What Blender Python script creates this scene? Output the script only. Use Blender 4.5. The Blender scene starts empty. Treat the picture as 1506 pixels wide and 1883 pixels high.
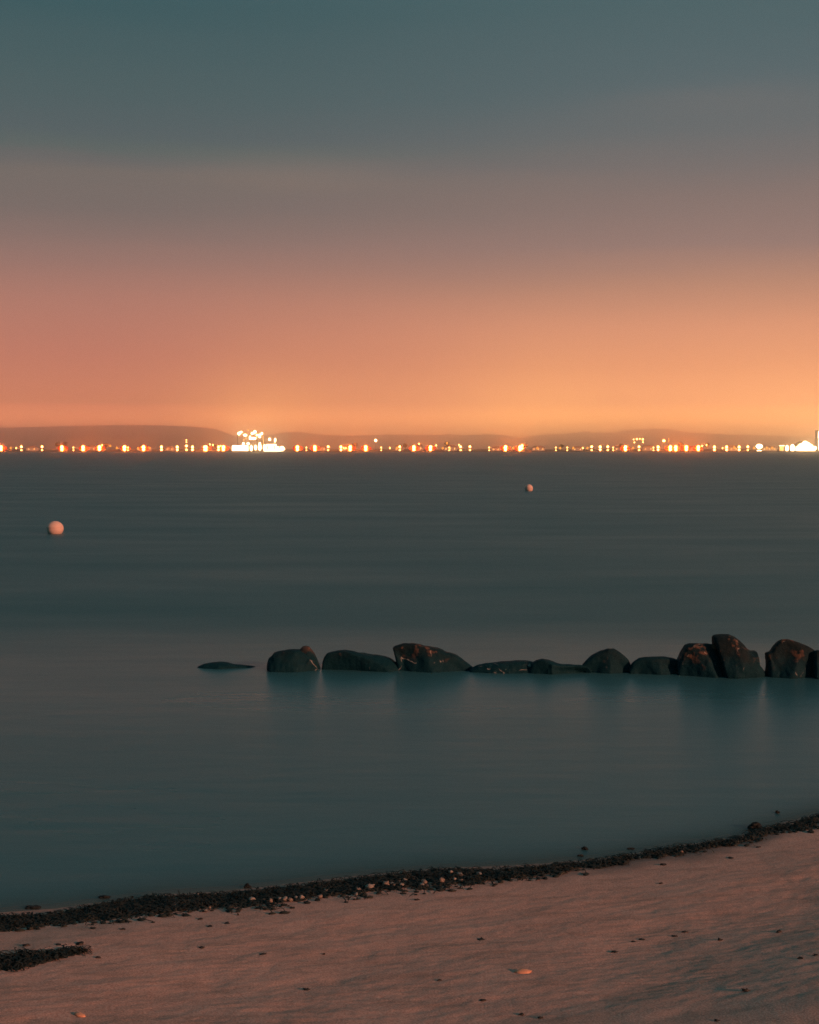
import bpy, bmesh, math, random
import numpy as np
from mathutils import Vector, noise as mn

random.seed(7)
rng = np.random.default_rng(11)
sc = bpy.context.scene
C = sc.collection

# ------------------------------------------------------------------ camera
H = 5.0                    # eye height above the water
F = 2500.0                 # focal length in pixels of the 1506 x 1883 photograph
HORIZON = 825.0
PITCH = math.atan((941.5 - HORIZON) / F)
cam_d = bpy.data.cameras.new("camera")
cam = bpy.data.objects.new("camera", cam_d); C.objects.link(cam)
cam.location = (0, 0, H); cam.rotation_euler = (math.pi / 2 - PITCH, 0, 0)
cam_d.sensor_fit = 'VERTICAL'; cam_d.sensor_height = 36; cam_d.sensor_width = 36
cam_d.lens = F * 36 / 1883
cam_d.clip_start = 0.1; cam_d.clip_end = 60000
sc.camera = cam
sc.view_settings.view_transform = 'Standard'; sc.view_settings.look = 'None'
sc.view_settings.exposure = 0; sc.view_settings.gamma = 1
sc.render.dither_intensity = 2.0; sc.cycles.use_denoising = True; sc.cycles.caustics_reflective = False; sc.cycles.caustics_refractive = False
sc.cycles.max_bounces = 10; sc.cycles.volume_bounces = 8
sc.cycles.transparent_max_bounces = 8
sc.cycles.sample_clamp_indirect = 2.5

def srgb(r, g, b, a=1.0):
    f = lambda c: c / 12.92 if c <= 0.04045 else ((c + 0.055) / 1.055) ** 2.4
    return (f(r / 255), f(g / 255), f(b / 255), a)

# ------------------------------------------------------------------ sky
# (tangent of the elevation, linear colour)
#RAMPS
SKY_LEFT = [(0.0000, (2.4688, 0.7096, 0.2654)), (0.0189, (2.4688, 0.7096, 0.2654)), (0.0328, (0.7012, 0.2410, 0.1314)), (0.0674, (0.5590, 0.2036, 0.1400)), (0.1057, (0.4526, 0.2017, 0.1529)), (0.1439, (0.2690, 0.1718, 0.1509)), (0.1724, (0.1868, 0.1507, 0.1388)), (0.1933, (0.1787, 0.1508, 0.1357)), (0.2024, (0.1166, 0.1288, 0.1303)), (0.2115, (0.1027, 0.1310, 0.1263)), (0.2237, (0.0913, 0.1207, 0.1279)), (0.2577, (0.0744, 0.1162, 0.1220)), (0.3122, (0.0490, 0.1019, 0.1126)), (0.4500, (0.0545, 0.1329, 0.1500)), (0.7000, (0.0482, 0.1620, 0.1912)), (1.5500, (0.0423, 0.1620, 0.1946))]
SKY_RIGHT = [(0.0000, (3.4550, 1.3827, 0.3843)), (0.0174, (3.4550, 1.3827, 0.3843)), (0.0328, (1.3119, 0.5337, 0.2221)), (0.0597, (0.9355, 0.3741, 0.1797)), (0.0866, (0.7849, 0.3305, 0.1860)), (0.1172, (0.4932, 0.2505, 0.1696)), (0.1440, (0.2970, 0.1953, 0.1720)), (0.1820, (0.2360, 0.1732, 0.1563)), (0.2200, (0.1460, 0.1530, 0.1542)), (0.2578, (0.1011, 0.1396, 0.1501)), (0.3124, (0.0797, 0.1281, 0.1374)), (0.4500, (0.0648, 0.1384, 0.1559)), (0.7000, (0.0513, 0.1620, 0.1912)), (1.5500, (0.0423, 0.1620, 0.1946))]
#END
world = bpy.data.worlds.new("World"); sc.world = world; world.use_nodes = True
wn = world.node_tree.nodes; wl = world.node_tree.links
wn.clear()
def wnode(t, **k):
    n = wn.new(t)
    for a, v in k.items(): setattr(n, a, v)
    return n
def wmath(op, a, b=None, c=None, clamp=False):
    n = wnode('ShaderNodeMath', operation=op, use_clamp=clamp)
    for i, v in enumerate((a, b, c)):
        if v is None: continue
        if isinstance(v, (int, float)): n.inputs[i].default_value = v
        else: wl.new(v, n.inputs[i])
    return n.outputs[0]
def wmix(f, a, b, mode='MIX'):
    n = wnode('ShaderNodeMix', data_type='RGBA', blend_type=mode)
    for i, v in ((0, f), (6, a), (7, b)):
        if isinstance(v, (int, float)): n.inputs[i].default_value = v
        elif isinstance(v, tuple): n.inputs[i].default_value = v
        else: wl.new(v, n.inputs[i])
    return n.outputs[2]
tc = wnode('ShaderNodeTexCoord')
sep = wnode('ShaderNodeSeparateXYZ'); wl.new(tc.outputs['Generated'], sep.inputs[0])
X, Y, Z = sep.outputs
hyp = wmath('SQRT', wmath('ADD', wmath('MULTIPLY', X, X), wmath('ADD', wmath('MULTIPLY', Y, Y), 1e-6)))
te = wmath('MAXIMUM', wmath('DIVIDE', Z, hyp), 0.0)            # tangent of the elevation
az = wmath('ARCTAN2', X, Y)                                     # azimuth, 0 = out to sea, + to the right
# slow cloud streaks: bend the elevation a little
mp = wnode('ShaderNodeCombineXYZ')
wl.new(wmath('MULTIPLY', az, 3.2), mp.inputs[0]); wl.new(wmath('MULTIPLY', te, 26.0), mp.inputs[1]); mp.inputs[2].default_value = 3.7
ns = wnode('ShaderNodeTexNoise'); ns.inputs['Scale'].default_value = 1.0; ns.inputs['Detail'].default_value = 3.0
wl.new(mp.outputs[0], ns.inputs['Vector'])
wob = wmath('MULTIPLY', wmath('SUBTRACT', ns.outputs[0], 0.5), wmath('MULTIPLY', te, 0.13))
tew = wmath('ADD', te, wob)
t = wmath('POWER', wmath('DIVIDE', tew, 1.6, clamp=True), 0.5)
def ramp(stops):
    r = wnode('ShaderNodeValToRGB'); cr = r.color_ramp; cr.interpolation = 'LINEAR'
    for i, (p, c) in enumerate(stops):
        pos = (p / 1.6) ** 0.5
        e = cr.elements[i] if i < 2 else cr.elements.new(pos)
        e.position = pos; e.color = (*c, 1)
    wl.new(t, r.inputs[0]); return r.outputs[0]
mr = wnode('ShaderNodeMapRange', interpolation_type='SMOOTHSTEP')
wl.new(az, mr.inputs[0]); mr.inputs[1].default_value = -0.24; mr.inputs[2].default_value = 0.27
col = wmix(mr.outputs[0], ramp(SKY_LEFT), ramp(SKY_RIGHT))
# faint cloud streaks hanging over the bay
def streak(col, px, py, w, h, c):
    d = ray_dir(px, py); a0 = math.atan2(d[0], d[1]); t0 = d[2] / math.hypot(d[0], d[1])
    u = wmath('DIVIDE', wmath('SUBTRACT', az, a0), w / F); v = wmath('DIVIDE', wmath('SUBTRACT', wmath('ADD', tew, wmath('MULTIPLY', az, 0.012)), t0), h / F)
    g = wmath('POWER', 2.718, wmath('MULTIPLY', wmath('ADD', wmath('MULTIPLY', u, u), wmath('MULTIPLY', v, v)), -1.0))
    n = wnode('ShaderNodeMix', data_type='RGBA', blend_type='ADD'); wl.new(g, n.inputs[0]); wl.new(col, n.inputs[6]); n.inputs[7].default_value = (*c, 1)
    return n.outputs[2]
def ray_dir(px, py):
    v = (941.5 - py) / F; return ((px - 753) / F, math.cos(PITCH) + v * math.sin(PITCH), -math.sin(PITCH) + v * math.cos(PITCH))
col = streak(col, 520, 316, 210, 22, (0.050, 0.022, 0.008))
col = streak(col, 90, 300, 190, 14, (0.022, 0.006, 0.002))
col = streak(col, 560, 372, 130, 17, (-0.022, -0.006, 0.002))
col = streak(col, 1090, 385, 150, 20, (-0.014, -0.004, 0.001))
col = streak(col, 1330, 175, 260, 34, (0.024, 0.006, 0.001))
col = streak(col, 330, 462, 240, 15, (0.020, 0.004, -0.002))
# town glow standing over the plant, the middle and the right of the far shore
def glow(col, px, w, h, c, s):
    a0 = math.atan((px - 753) / F)
    d = wmath('DIVIDE', wmath('SUBTRACT', az, a0), w)
    g = wmath('MULTIPLY', wmath('POWER', 2.718, wmath('MULTIPLY', wmath('MULTIPLY', d, d), -1.0)),
              wmath('POWER', 2.718, wmath('DIVIDE', te, -h)))
    return wmix(wmath('MULTIPLY', g, s), col, c, 'ADD')
col = glow(col, 485, 0.048, 0.019, (0.60, 0.29, 0.02, 1), 2.1)
col = glow(col, 985, 0.050, 0.024, (0.50, 0.26, 0.02, 1), 1.2)
col = glow(col, 1500, 0.060, 0.026, (0.50, 0.30, 0.10, 1), 0.55)
# the sky behind the beach is plain dusk
fr = wnode('ShaderNodeMapRange', interpolation_type='SMOOTHSTEP')
wl.new(wmath('DIVIDE', Y, hyp), fr.inputs[0]); fr.inputs[1].default_value = 0.1; fr.inputs[2].default_value = 0.85
col = wmix(fr.outputs[0], srgb(50, 88, 95), col)
bg = wnode('ShaderNodeBackground'); bg.inputs[1].default_value = 1.0
wl.new(col, bg.inputs[0])
wo = wnode('ShaderNodeOutputWorld'); wl.new(bg.outputs[0], wo.inputs[0])

# ------------------------------------------------------------------ low warm light from the right
sun_d = bpy.data.lights.new("sun", 'SUN'); sun = bpy.data.objects.new("sun", sun_d); C.objects.link(sun)
sun_d.energy = 3.2; sun_d.color = (1.0, 0.42, 0.25); sun_d.angle = math.radians(3)
SUN_FROM = Vector((0.80, -0.60, 0.27)).normalized()
sun.rotation_euler = SUN_FROM.to_track_quat('Z', 'Y').to_euler()

# ------------------------------------------------------------------ pixel -> place
FWD = Vector((0, math.cos(PITCH), -math.sin(PITCH))); UP = Vector((0, math.sin(PITCH), math.cos(PITCH))); EYE = Vector((0, 0, H))
def ray(px, py): return FWD + Vector((1, 0, 0)) * ((px - 753) / F) + UP * ((941.5 - py) / F)
def at_z(px, py, z=0.0):
    d = ray(px, py); return EYE + d * ((z - H) / d.z)
def at_y(px, py, y):
    d = ray(px, py); return EYE + d * (y / d.y)

# ------------------------------------------------------------------ noise helpers
_P = np.random.default_rng(3).permutation(512)
_P = np.concatenate([_P, _P, _P])
_G = np.stack([np.cos(np.linspace(0, 2 * np.pi, 64, endpoint=False)), np.sin(np.linspace(0, 2 * np.pi, 64, endpoint=False))], 1)
def perlin(x, y):
    x = np.asarray(x, float); y = np.asarray(y, float)
    xi = np.floor(x).astype(int); yi = np.floor(y).astype(int); fx = x - xi; fy = y - yi
    u = fx * fx * fx * (fx * (fx * 6 - 15) + 10); v = fy * fy * fy * (fy * (fy * 6 - 15) + 10)
    def g(ix, iy, dx, dy):
        h = _P[(_P[ix & 511] + iy) & 511] & 63
        return _G[h, 0] * dx + _G[h, 1] * dy
    a = g(xi, yi, fx, fy); b = g(xi + 1, yi, fx - 1, fy); c = g(xi, yi + 1, fx, fy - 1); d = g(xi + 1, yi + 1, fx - 1, fy - 1)
    return (a + u * (b - a)) + v * ((c + u * (d - c)) - (a + u * (b - a)))
def fbm(x, y, o=4):
    s = 0; a = 1.0
    for i in range(o):
        s = s + a * perlin(x * 2 ** i + 17.3 * i, y * 2 ** i - 9.1 * i); a *= 0.5
    return s
def sstep(a, b, x):
    t = np.clip((x - a) / (b - a), 0, 1); return t * t * (3 - 2 * t)

# ------------------------------------------------------------------ materials
def material(name):
    m = bpy.data.materials.new(name); m.use_nodes = True
    nt = m.node_tree; return m, nt, nt.nodes, nt.links, nt.nodes['Principled BSDF']
def plain(name, c, rough=0.7):
    m, nt, n, l, b = material(name)
    b.inputs['Base Color'].default_value = (*c, 1); b.inputs['Roughness'].default_value = rough
    tx = n.new('ShaderNodeTexNoise'); tx.inputs['Scale'].default_value = 3.0
    mx = n.new('ShaderNodeMix'); mx.data_type = 'RGBA'
    mx.inputs[6].default_value = tuple(v * 0.75 for v in c) + (1,); mx.inputs[7].default_value = tuple(min(1, v * 1.25) for v in c) + (1,)
    l.new(tx.outputs[0], mx.inputs[0]); l.new(mx.outputs[2], b.inputs['Base Color'])
    return m
def light_mat(name, c, s):
    m = bpy.data.materials.new(name); m.use_nodes = True; n = m.node_tree.nodes; n.clear()
    e = n.new('ShaderNodeEmission'); e.inputs[0].default_value = (*c, 1); e.inputs[1].default_value = s
    o = n.new('ShaderNodeOutputMaterial'); m.node_tree.links.new(e.outputs[0], o.inputs[0]); return m

# ------------------------------------------------------------------ object helpers
def tag(o, label=None, cat=None, group=None, kind=None):
    if label: o['label'] = label
    if cat: o['category'] = cat
    if group: o['group'] = group
    if kind: o['kind'] = kind
    return o
def mesh_obj(name, verts, faces, mat, parent=None, smooth=False):
    me = bpy.data.meshes.new(name); me.from_pydata([tuple(v) for v in verts], [], [tuple(f) for f in faces]); me.update()
    if mat: me.materials.append(mat)
    if smooth: me.polygons.foreach_set('use_smooth', [True] * len(me.polygons))
    o = bpy.data.objects.new(name, me); C.objects.link(o)
    if parent: o.parent = parent
    return o
def np_mesh(name, V, Fq, mat, smooth=True):
    me = bpy.data.meshes.new(name); n = len(V); k = Fq.shape[1]; m = len(Fq)
    me.vertices.add(n); me.vertices.foreach_set('co', np.ascontiguousarray(V, np.float32).ravel())
    me.loops.add(m * k); me.loops.foreach_set('vertex_index', np.ascontiguousarray(Fq, np.int32).ravel())
    me.polygons.add(m); me.polygons.foreach_set('loop_start', np.arange(0, m * k, k, dtype=np.int32))
    me.polygons.foreach_set('use_smooth', np.full(m, smooth))
    me.update(calc_edges=True); me.validate()
    if mat: me.materials.append(mat)
    o = bpy.data.objects.new(name, me); C.objects.link(o); return o
def grid_faces(nx, ny):
    i = np.arange(nx - 1)[None, :] + nx * np.arange(ny - 1)[:, None]
    return np.stack([i, i + 1, i + 1 + nx, i + nx], -1).reshape(-1, 4)
def empty(name, loc):
    o = bpy.data.objects.new(name, None); o.location = loc; o.empty_display_size = 0.2; C.objects.link(o); return o
class MB:
    def __init__(s): s.v = []; s.f = []
    def box(s, x0, x1, y0, y1, z0, z1):
        b = len(s.v)
        s.v += [(x0, y0, z0), (x1, y0, z0), (x1, y1, z0), (x0, y1, z0), (x0, y0, z1), (x1, y0, z1), (x1, y1, z1), (x0, y1, z1)]
        s.f += [(b, b + 3, b + 2, b + 1), (b + 4, b + 5, b + 6, b + 7), (b, b + 1, b + 5, b + 4), (b + 1, b + 2, b + 6, b + 5), (b + 2, b + 3, b + 7, b + 6), (b + 3, b, b + 4, b + 7)]
        return s
    def bar(s, a, c, r, n=5):
        a = Vector(a); c = Vector(c); d = (c - a).normalized(); u = d.orthogonal().normalized(); w = d.cross(u); b = len(s.v)
        for p in (a, c):
            for i in range(n):
                q = 2 * math.pi * i / n; s.v.append(tuple(p + u * (r * math.cos(q)) + w * (r * math.sin(q))))
        for i in range(n): s.f.append((b + i, b + (i + 1) % n, b + n + (i + 1) % n, b + n + i))
        s.f += [tuple(b + i for i in range(n))[::-1], tuple(b + n + i for i in range(n))]
        return s
    def prism(s, poly, y0, y1):           # polygon in x/z, counter-clockwise seen from -y
        b = len(s.v); n = len(poly)
        s.v += [(x, y0, z) for x, z in poly] + [(x, y1, z) for x, z in poly]
        s.f += [tuple(b + i for i in range(n)), tuple(b + n + i for i in range(n))[::-1]]
        for i in range(n): j = (i + 1) % n; s.f.append((b + i, b + n + i, b + n + j, b + j))
        return s
    def build(s, name, mat, parent=None, smooth=False): return mesh_obj(name, s.v, s.f, mat, parent, smooth)

# ------------------------------------------------------------------ the shore
EDGE = [(-900, 1790), (-300, 1722), (0, 1678), (100, 1671), (170, 1661), (300, 1645), (400, 1640), (500, 1629), (650, 1611), (800, 1597), (950, 1591), (1100, 1579), (1200, 1563),
        (1300, 1547), (1350, 1540), (1400, 1522), (1506, 1496), (1800, 1430), (2200, 1360)]
ep = np.array([at_z(a, b)[:2] for a, b in EDGE])
def shore_y(x):
    y = np.interp(x, ep[:, 0], ep[:, 1])
    lo = ep[0, 1] + 0.25 * (np.asarray(x) - ep[0, 0]); hi = ep[-1, 1] + 0.45 * (np.asarray(x) - ep[-1, 0])
    return np.where(x < ep[0, 0], lo, np.where(x > ep[-1, 0], hi, y))
def inland(x, y): return (shore_y(x) - y) * 0.93
def ground(x, y):
    x = np.asarray(x, float); y = np.asarray(y, float)
    d = inland(x, y)
    z = np.where(d > 0, 0.085 * d + 0.0 * d, 0.11 * d)
    z = np.where(d > 14, 0.085 * 14 + 0.02 * (d - 14), z); z = np.maximum(z, -1.5)
    dry = sstep(0.5, 2.2, d)
    q = x + 0.8; z = z + 0.066 * (0.5 * (q + np.sqrt(q * q + 1.2))) * sstep(2.6, 7.0, d) * np.where(x > 9, 0, 1) - 0.02 * np.clip(x, -8, 0) * sstep(0.3, 2.0, d)  # rise added to turn lower right sand from the sun, left sand towards it
    u = x * 0.94 + y * 0.34; v = -x * 0.34 + y * 0.94            # along / across the beach
    z = z + dry * (0.030 * perlin(u * 0.40 + 3, v * 0.75) + 0.014 * perlin(u * 1.1, v * 2.3 + 8) + 0.007 * fbm(u * 3.1, v * 6.5, 3))
    z = z + sstep(0.0, 0.4, d) * 0.0025 * fbm(x * 9, y * 12, 2)
    rp = np.clip(perlin(u * 0.55 + 5.2, v * 0.9 + 2.1) * 2.2 + 0.25, 0, 1) * sstep(1.4, 3.0, d)
    ph = (v * 1.0 + u * 0.45 + 0.35 * perlin(u * 0.9, v * 1.3)) * 2 * np.pi / 0.13
    z = z + rp * 0.0030 * np.sin(ph) * (0.6 + 0.8 * perlin(u * 2.3, v * 2.9))
    # scuffs and shallow foot pits
    c = perlin(u * 1.9 + 40, v * 3.4 + 11); z = z - dry * 0.014 * np.clip(c - 0.34, 0, 1) * 2.2
    return z
def on_ground(px, py):
    z = 0.15
    for _ in range(12):
        p = at_z(px, py, z); z = float(ground(p.x, p.y))
    return Vector((p.x, p.y, z))

def axis(core0, core1, step, outer0, outer1, grow=1.18):
    a = list(np.arange(core0, core1 + step, step)); s = step; v = a[-1]
    while v < outer1: s *= grow; v += s; a.append(v)
    s = step; v = core0; pre = []
    while v > outer0: s *= grow; v -= s; pre.append(v)
    return np.array(pre[::-1] + a)
gx = axis(-5.6, 7.0, 0.02, -300, 300); gy = axis(10.6, 19.5, 0.022, -120, 60)
GX, GY = np.meshgrid(gx, gy)
V = np.stack([GX, GY, ground(GX, GY)], -1).reshape(-1, 3)
m, nt, n, l, b = material("dry_sand")
tcn = n.new('ShaderNodeTexCoord'); geo = n.new('ShaderNodeAttribute'); geo.attribute_name = 'wet'
nz = n.new('ShaderNodeTexNoise'); nz.inputs['Scale'].default_value = 1.6; nz.inputs['Detail'].default_value = 6; l.new(tcn.outputs['Object'], nz.inputs[0])
nf = n.new('ShaderNodeTexNoise'); nf.inputs['Scale'].default_value = 60; nf.inputs['Detail'].default_value = 3; l.new(tcn.outputs['Object'], nf.inputs[0])
c1 = n.new('ShaderNodeMix'); c1.data_type = 'RGBA'; c1.inputs[6].default_value = (0.49, 0.272, 0.215, 1); c1.inputs[7].default_value = (0.68, 0.41, 0.33, 1); l.new(nz.outputs[0], c1.inputs[0])
md = n.new('ShaderNodeMapping'); md.inputs['Scale'].default_value = (1.3, 4.2, 1); md.inputs['Rotation'].default_value = (0, 0, -0.35); l.new(tcn.outputs['Object'], md.inputs[0])
nd = n.new('ShaderNodeTexNoise'); nd.inputs['Scale'].default_value = 1.0; nd.inputs['Detail'].default_value = 7; nd.inputs['Roughness'].default_value = 0.62; l.new(md.outputs[0], nd.inputs[0])
dm = n.new('ShaderNodeMapRange'); dm.interpolation_type = 'SMOOTHSTEP'; l.new(nd.outputs[0], dm.inputs[0]); dm.inputs[1].default_value = 0.48; dm.inputs[2].default_value = 0.68; dm.inputs[4].default_value = 0.42
c0 = n.new('ShaderNodeMix'); c0.data_type = 'RGBA'; c0.inputs[7].default_value = (0.27, 0.18, 0.14, 1); l.new(c1.outputs[2], c0.inputs[6]); l.new(dm.outputs[0], c0.inputs[0]); c1 = c0
c2 = n.new('ShaderNodeMix'); c2.data_type = 'RGBA'; c2.blend_type = 'OVERLAY'; c2.inputs[0].default_value = 0.8; l.new(c1.outputs[2], c2.inputs[6]); l.new(nf.outputs[0], c2.inputs[7])
c3 = n.new('ShaderNodeMix'); c3.data_type = 'RGBA'; c3.inputs[7].default_value = (0.17, 0.125, 0.105, 1); l.new(c2.outputs[2], c3.inputs[6]); l.new(geo.outputs['Fac'], c3.inputs[0])
l.new(c3.outputs[2], b.inputs['Base Color'])
rr = n.new('ShaderNodeMapRange'); l.new(geo.outputs['Fac'], rr.inputs[0]); rr.inputs[3].default_value = 0.95; rr.inputs[4].default_value = 0.45; l.new(rr.outputs[0], b.inputs['Roughness'])
b.inputs['Specular IOR Level'].default_value = 0.2
bp = n.new('ShaderNodeBump'); bp.inputs['Strength'].default_value = 0.5; bp.inputs['Distance'].default_value = 0.006; l.new(nf.outputs[0], bp.inputs['Height']); l.new(bp.outputs[0], b.inputs['Normal'])
sand = np_mesh("sand_beach", V, grid_faces(len(gx), len(gy)), m); tag(sand, kind='structure')
D_ = inland(GX, GY); wet = (1 - sstep(0.30, 0.95, D_ + 0.30 * fbm(GX * 1.3, GY * 2.0, 4))) * (0.55 + 0.45 * sstep(-3.0, 2.0, GX))
sand.data.attributes.new('wet', 'FLOAT', 'POINT').data.foreach_set('value', wet.ravel().astype(np.float32))

# ------------------------------------------------------------------ water
SHORE = H * F / 5.6        # distance of the far shore
wx = axis(-7, 10, 0.12, -11500, 11500, 1.25); wy = axis(11.5, 26, 0.06, 4, SHORE + 60, 1.2)
WX, WY = np.meshgrid(wx, wy)
V = np.stack([WX, WY, np.zeros_like(WX)], -1).reshape(-1, 3)
m, nt, n, l, b = material("sea_water")
tcn = n.new('ShaderNodeTexCoord'); mpn = n.new('ShaderNodeMapping'); mpn.inputs['Scale'].default_value = (0.05, 0.16, 1); l.new(tcn.outputs['Object'], mpn.inputs[0])
nz = n.new('ShaderNodeTexNoise'); nz.inputs['Scale'].default_value = 1.0; nz.inputs['Detail'].default_value = 5; nz.inputs['Roughness'].default_value = 0.6; l.new(mpn.outputs[0], nz.inputs[0])
rr = n.new('ShaderNodeMapRange'); l.new(nz.outputs[0], rr.inputs[0]); rr.inputs[1].default_value = 0.3; rr.inputs[2].default_value = 0.7; rr.inputs[3].default_value = 0.42; rr.inputs[4].default_value = 0.54
gp = n.new('ShaderNodeNewGeometry'); gs = n.new('ShaderNodeSeparateXYZ'); l.new(gp.outputs['Position'], gs.inputs[0])
shl = n.new('ShaderNodeMapRange'); shl.interpolation_type = 'SMOOTHSTEP'; l.new(gs.outputs[1], shl.inputs[0]); shl.inputs[1].default_value = 28; shl.inputs[2].default_value = 42
calm = n.new('ShaderNodeMapRange'); l.new(shl.outputs[0], calm.inputs[0]); calm.inputs[3].default_value = 0.60; calm.inputs[4].default_value = 1.0   # sheltered water inside the breakwater
rm = n.new('ShaderNodeMath'); rm.operation = 'MULTIPLY'; l.new(rr.outputs[0], rm.inputs[0]); l.new(calm.outputs[0], rm.inputs[1])
l.new(rm.outputs[0], b.inputs['Roughness'])
b.inputs['Base Color'].default_value = (0.040, 0.138, 0.160, 1); b.inputs['IOR'].default_value = 1.33; b.inputs['Specular Tint'].default_value = (0.40, 1.0, 1.0, 1)
mp2 = n.new('ShaderNodeMapping'); mp2.inputs['Scale'].default_value = (0.5, 1.6, 1); l.new(tcn.outputs['Object'], mp2.inputs[0])
nw = n.new('ShaderNodeTexNoise'); nw.inputs['Scale'].default_value = 1.0; nw.inputs['Detail'].default_value = 3; l.new(mp2.outputs[0], nw.inputs[0])
bp = n.new('ShaderNodeBump'); bp.inputs['Strength'].default_value = 0.35; bp.inputs['Distance'].default_value = 0.03; l.new(nw.outputs[0], bp.inputs['Height']); l.new(bp.outputs[0], b.inputs['Normal'])
at = n.new('ShaderNodeAttribute'); at.attribute_name = 'clear'
tr = n.new('ShaderNodeBsdfTransparent'); tr.inputs[0].default_value = (0.75, 0.9, 0.9, 1)
mx = n.new('ShaderNodeMixShader'); l.new(at.outputs['Fac'], mx.inputs[0]); l.new(b.outputs[0], mx.inputs[1]); l.new(tr.outputs[0], mx.inputs[2])
l.new(mx.outputs[0], n['Material Output'].inputs[0])
water = np_mesh("sea_water", V, grid_faces(len(wx), len(wy)), m); tag(water, kind='structure')
clear = 0.75 * np.exp(np.minimum(inland(WX, WY), 0) / 0.35)
water.data.attributes.new('clear', 'FLOAT', 'POINT').data.foreach_set('value', clear.ravel().astype(np.float32))

# ------------------------------------------------------------------ far land
m_land = plain("far_land", (0.13, 0.11, 0.08), 0.95)
lx = np.linspace(-15500, 15500, 321); ly = np.concatenate([[SHORE, SHORE + 0.6], np.linspace(SHORE + 12, SHORE + 200, 8), np.linspace(SHORE + 500, 26000, 22)])
LX, LY = np.meshgrid(lx, ly)
LZ = np.where(LY < SHORE + 0.3, -1.5, 1.4 + 0.004 * (LY - SHORE) * (LY < SHORE + 220) + np.where(LY >= SHORE + 220, 1.0, 0.0)) + np.where(LY > SHORE + 1, 0.4 * fbm(LX * 0.01, LY * 0.02, 2), 0)
tag(np_mesh("far_shore_ground", np.stack([LX, LY, LZ], -1).reshape(-1, 3), grid_faces(len(lx), len(ly)), m_land), kind='structure')

m_hill = plain("hill_scrub", (0.16, 0.14, 0.10), 0.95)
HILLS = [
    (17000, 1900, [(-500, 815), (-300, 800), (-100, 792), (0, 786.5), (60, 785), (130, 783), (200, 781.5), (260, 781), (300, 782), (350, 784), (380, 786.5), (400, 790), (412, 795), (425, 800), (440, 803), (470, 809), (520, 818), (580, 829)]),
    (21000, 2100, [(300, 828), (400, 815), (470, 806), (495, 799), (515, 796), (532, 794), (552, 794), (572, 797), (600, 800), (650, 801), (680, 800), (720, 799), (760, 799), (815, 799.5), (826, 796.5), (834, 799.5), (860, 800), (900, 798.5), (925, 799.5), (950, 805), (1000, 808), (1045, 807), (1065, 804), (1080, 805), (1100, 806.5), (1135, 804), (1160, 806), (1220, 810), (1300, 816), (1400, 825)]),
    (23500, 2200, [(850, 820), (940, 807), (970, 802), (1000, 799), (1040, 797.5), (1060, 795.5), (1075, 792.5), (1085, 794), (1100, 796), (1130, 796), (1150, 791.5), (1170, 789.5), (1200, 788.5), (1238, 789), (1250, 794), (1270, 795), (1300, 797), (1400, 800), (1500, 803), (1700, 806), (2000, 818)]),
    (22500, 1900, [(1270, 828), (1287, 814), (1300, 808), (1325, 805), (1345, 802.5), (1365, 804), (1378, 807), (1400, 806), (1440, 806.5), (1480, 808), (1560, 806), (1700, 802), (1900, 806), (2200, 820)]),
]
for dist, half, prof in HILLS:
    pts = [at_y(a, b_, dist) for a, b_ in prof]
    hx = np.linspace(pts[0].x, pts[-1].x, 420)
    hz = np.interp(hx, [p.x for p in pts], [p.z for p in pts]); k = np.array([1, 2, 3, 2, 1]) / 9
    hz = np.convolve(np.pad(hz, 2, mode='edge'), k, 'valid') + 2.6 * fbm(hx * 0.010, hx * 0 + dist, 3)
    tt = np.linspace(-1, 1, 21)
    HX, TT = np.meshgrid(hx, tt)
    HY = dist + TT * half
    prof_y = (1 - np.abs(TT) ** 1.6)
    HZ = 2.0 + (hz[None, :] - 2.0) * prof_y + (1 - prof_y) * prof_y * 22 * fbm(HX * 0.003, HY * 0.003, 4) - 6 * (1 - prof_y)
    tag(np_mesh("hill", np.stack([HX, HY, HZ], -1).reshape(-1, 3), grid_faces(420, 21), m_hill), kind='structure')

# ------------------------------------------------------------------ breakwater boulders
m, nt, n, l, b = material("wet_rock")
tcn = n.new('ShaderNodeTexCoord'); geo = n.new('ShaderNodeNewGeometry'); sp = n.new('ShaderNodeSeparateXYZ'); l.new(geo.outputs['Position'], sp.inputs[0])
n1 = n.new('ShaderNodeTexNoise'); n1.inputs['Scale'].default_value = 2.2; n1.inputs['Detail'].default_value = 6; n1.inputs['Roughness'].default_value = 0.65; l.new(geo.outputs['Position'], n1.inputs[0])
hgt = n.new('ShaderNodeMath'); hgt.operation = 'MULTIPLY_ADD'; l.new(n1.outputs[0], hgt.inputs[0]); hgt.inputs[1].default_value = 0.9; l.new(sp.outputs[2], hgt.inputs[2])
dry = n.new('ShaderNodeMapRange'); dry.interpolation_type = 'SMOOTHSTEP'; l.new(hgt.outputs[0], dry.inputs[0]); dry.inputs[1].default_value = 0.62; dry.inputs[2].default_value = 1.15
n2 = n.new('ShaderNodeTexNoise'); n2.inputs['Scale'].default_value = 5.5; n2.inputs['Detail'].default_value = 5; l.new(geo.outputs['Position'], n2.inputs[0])
pat = n.new('ShaderNodeMapRange'); pat.interpolation_type = 'SMOOTHSTEP'; oi = n.new('ShaderNodeObjectInfo'); so = n.new('ShaderNodeSeparateColor'); l.new(oi.outputs['Color'], so.inputs[0]); ad = n.new('ShaderNodeMath'); ad.operation = 'MULTIPLY_ADD'; l.new(so.outputs[0], ad.inputs[0]); ad.inputs[1].default_value = 0.3; l.new(n2.outputs[0], ad.inputs[2]); l.new(ad.outputs[0], pat.inputs[0]); pat.inputs[1].default_value = 0.66; pat.inputs[2].default_value = 0.78
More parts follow.
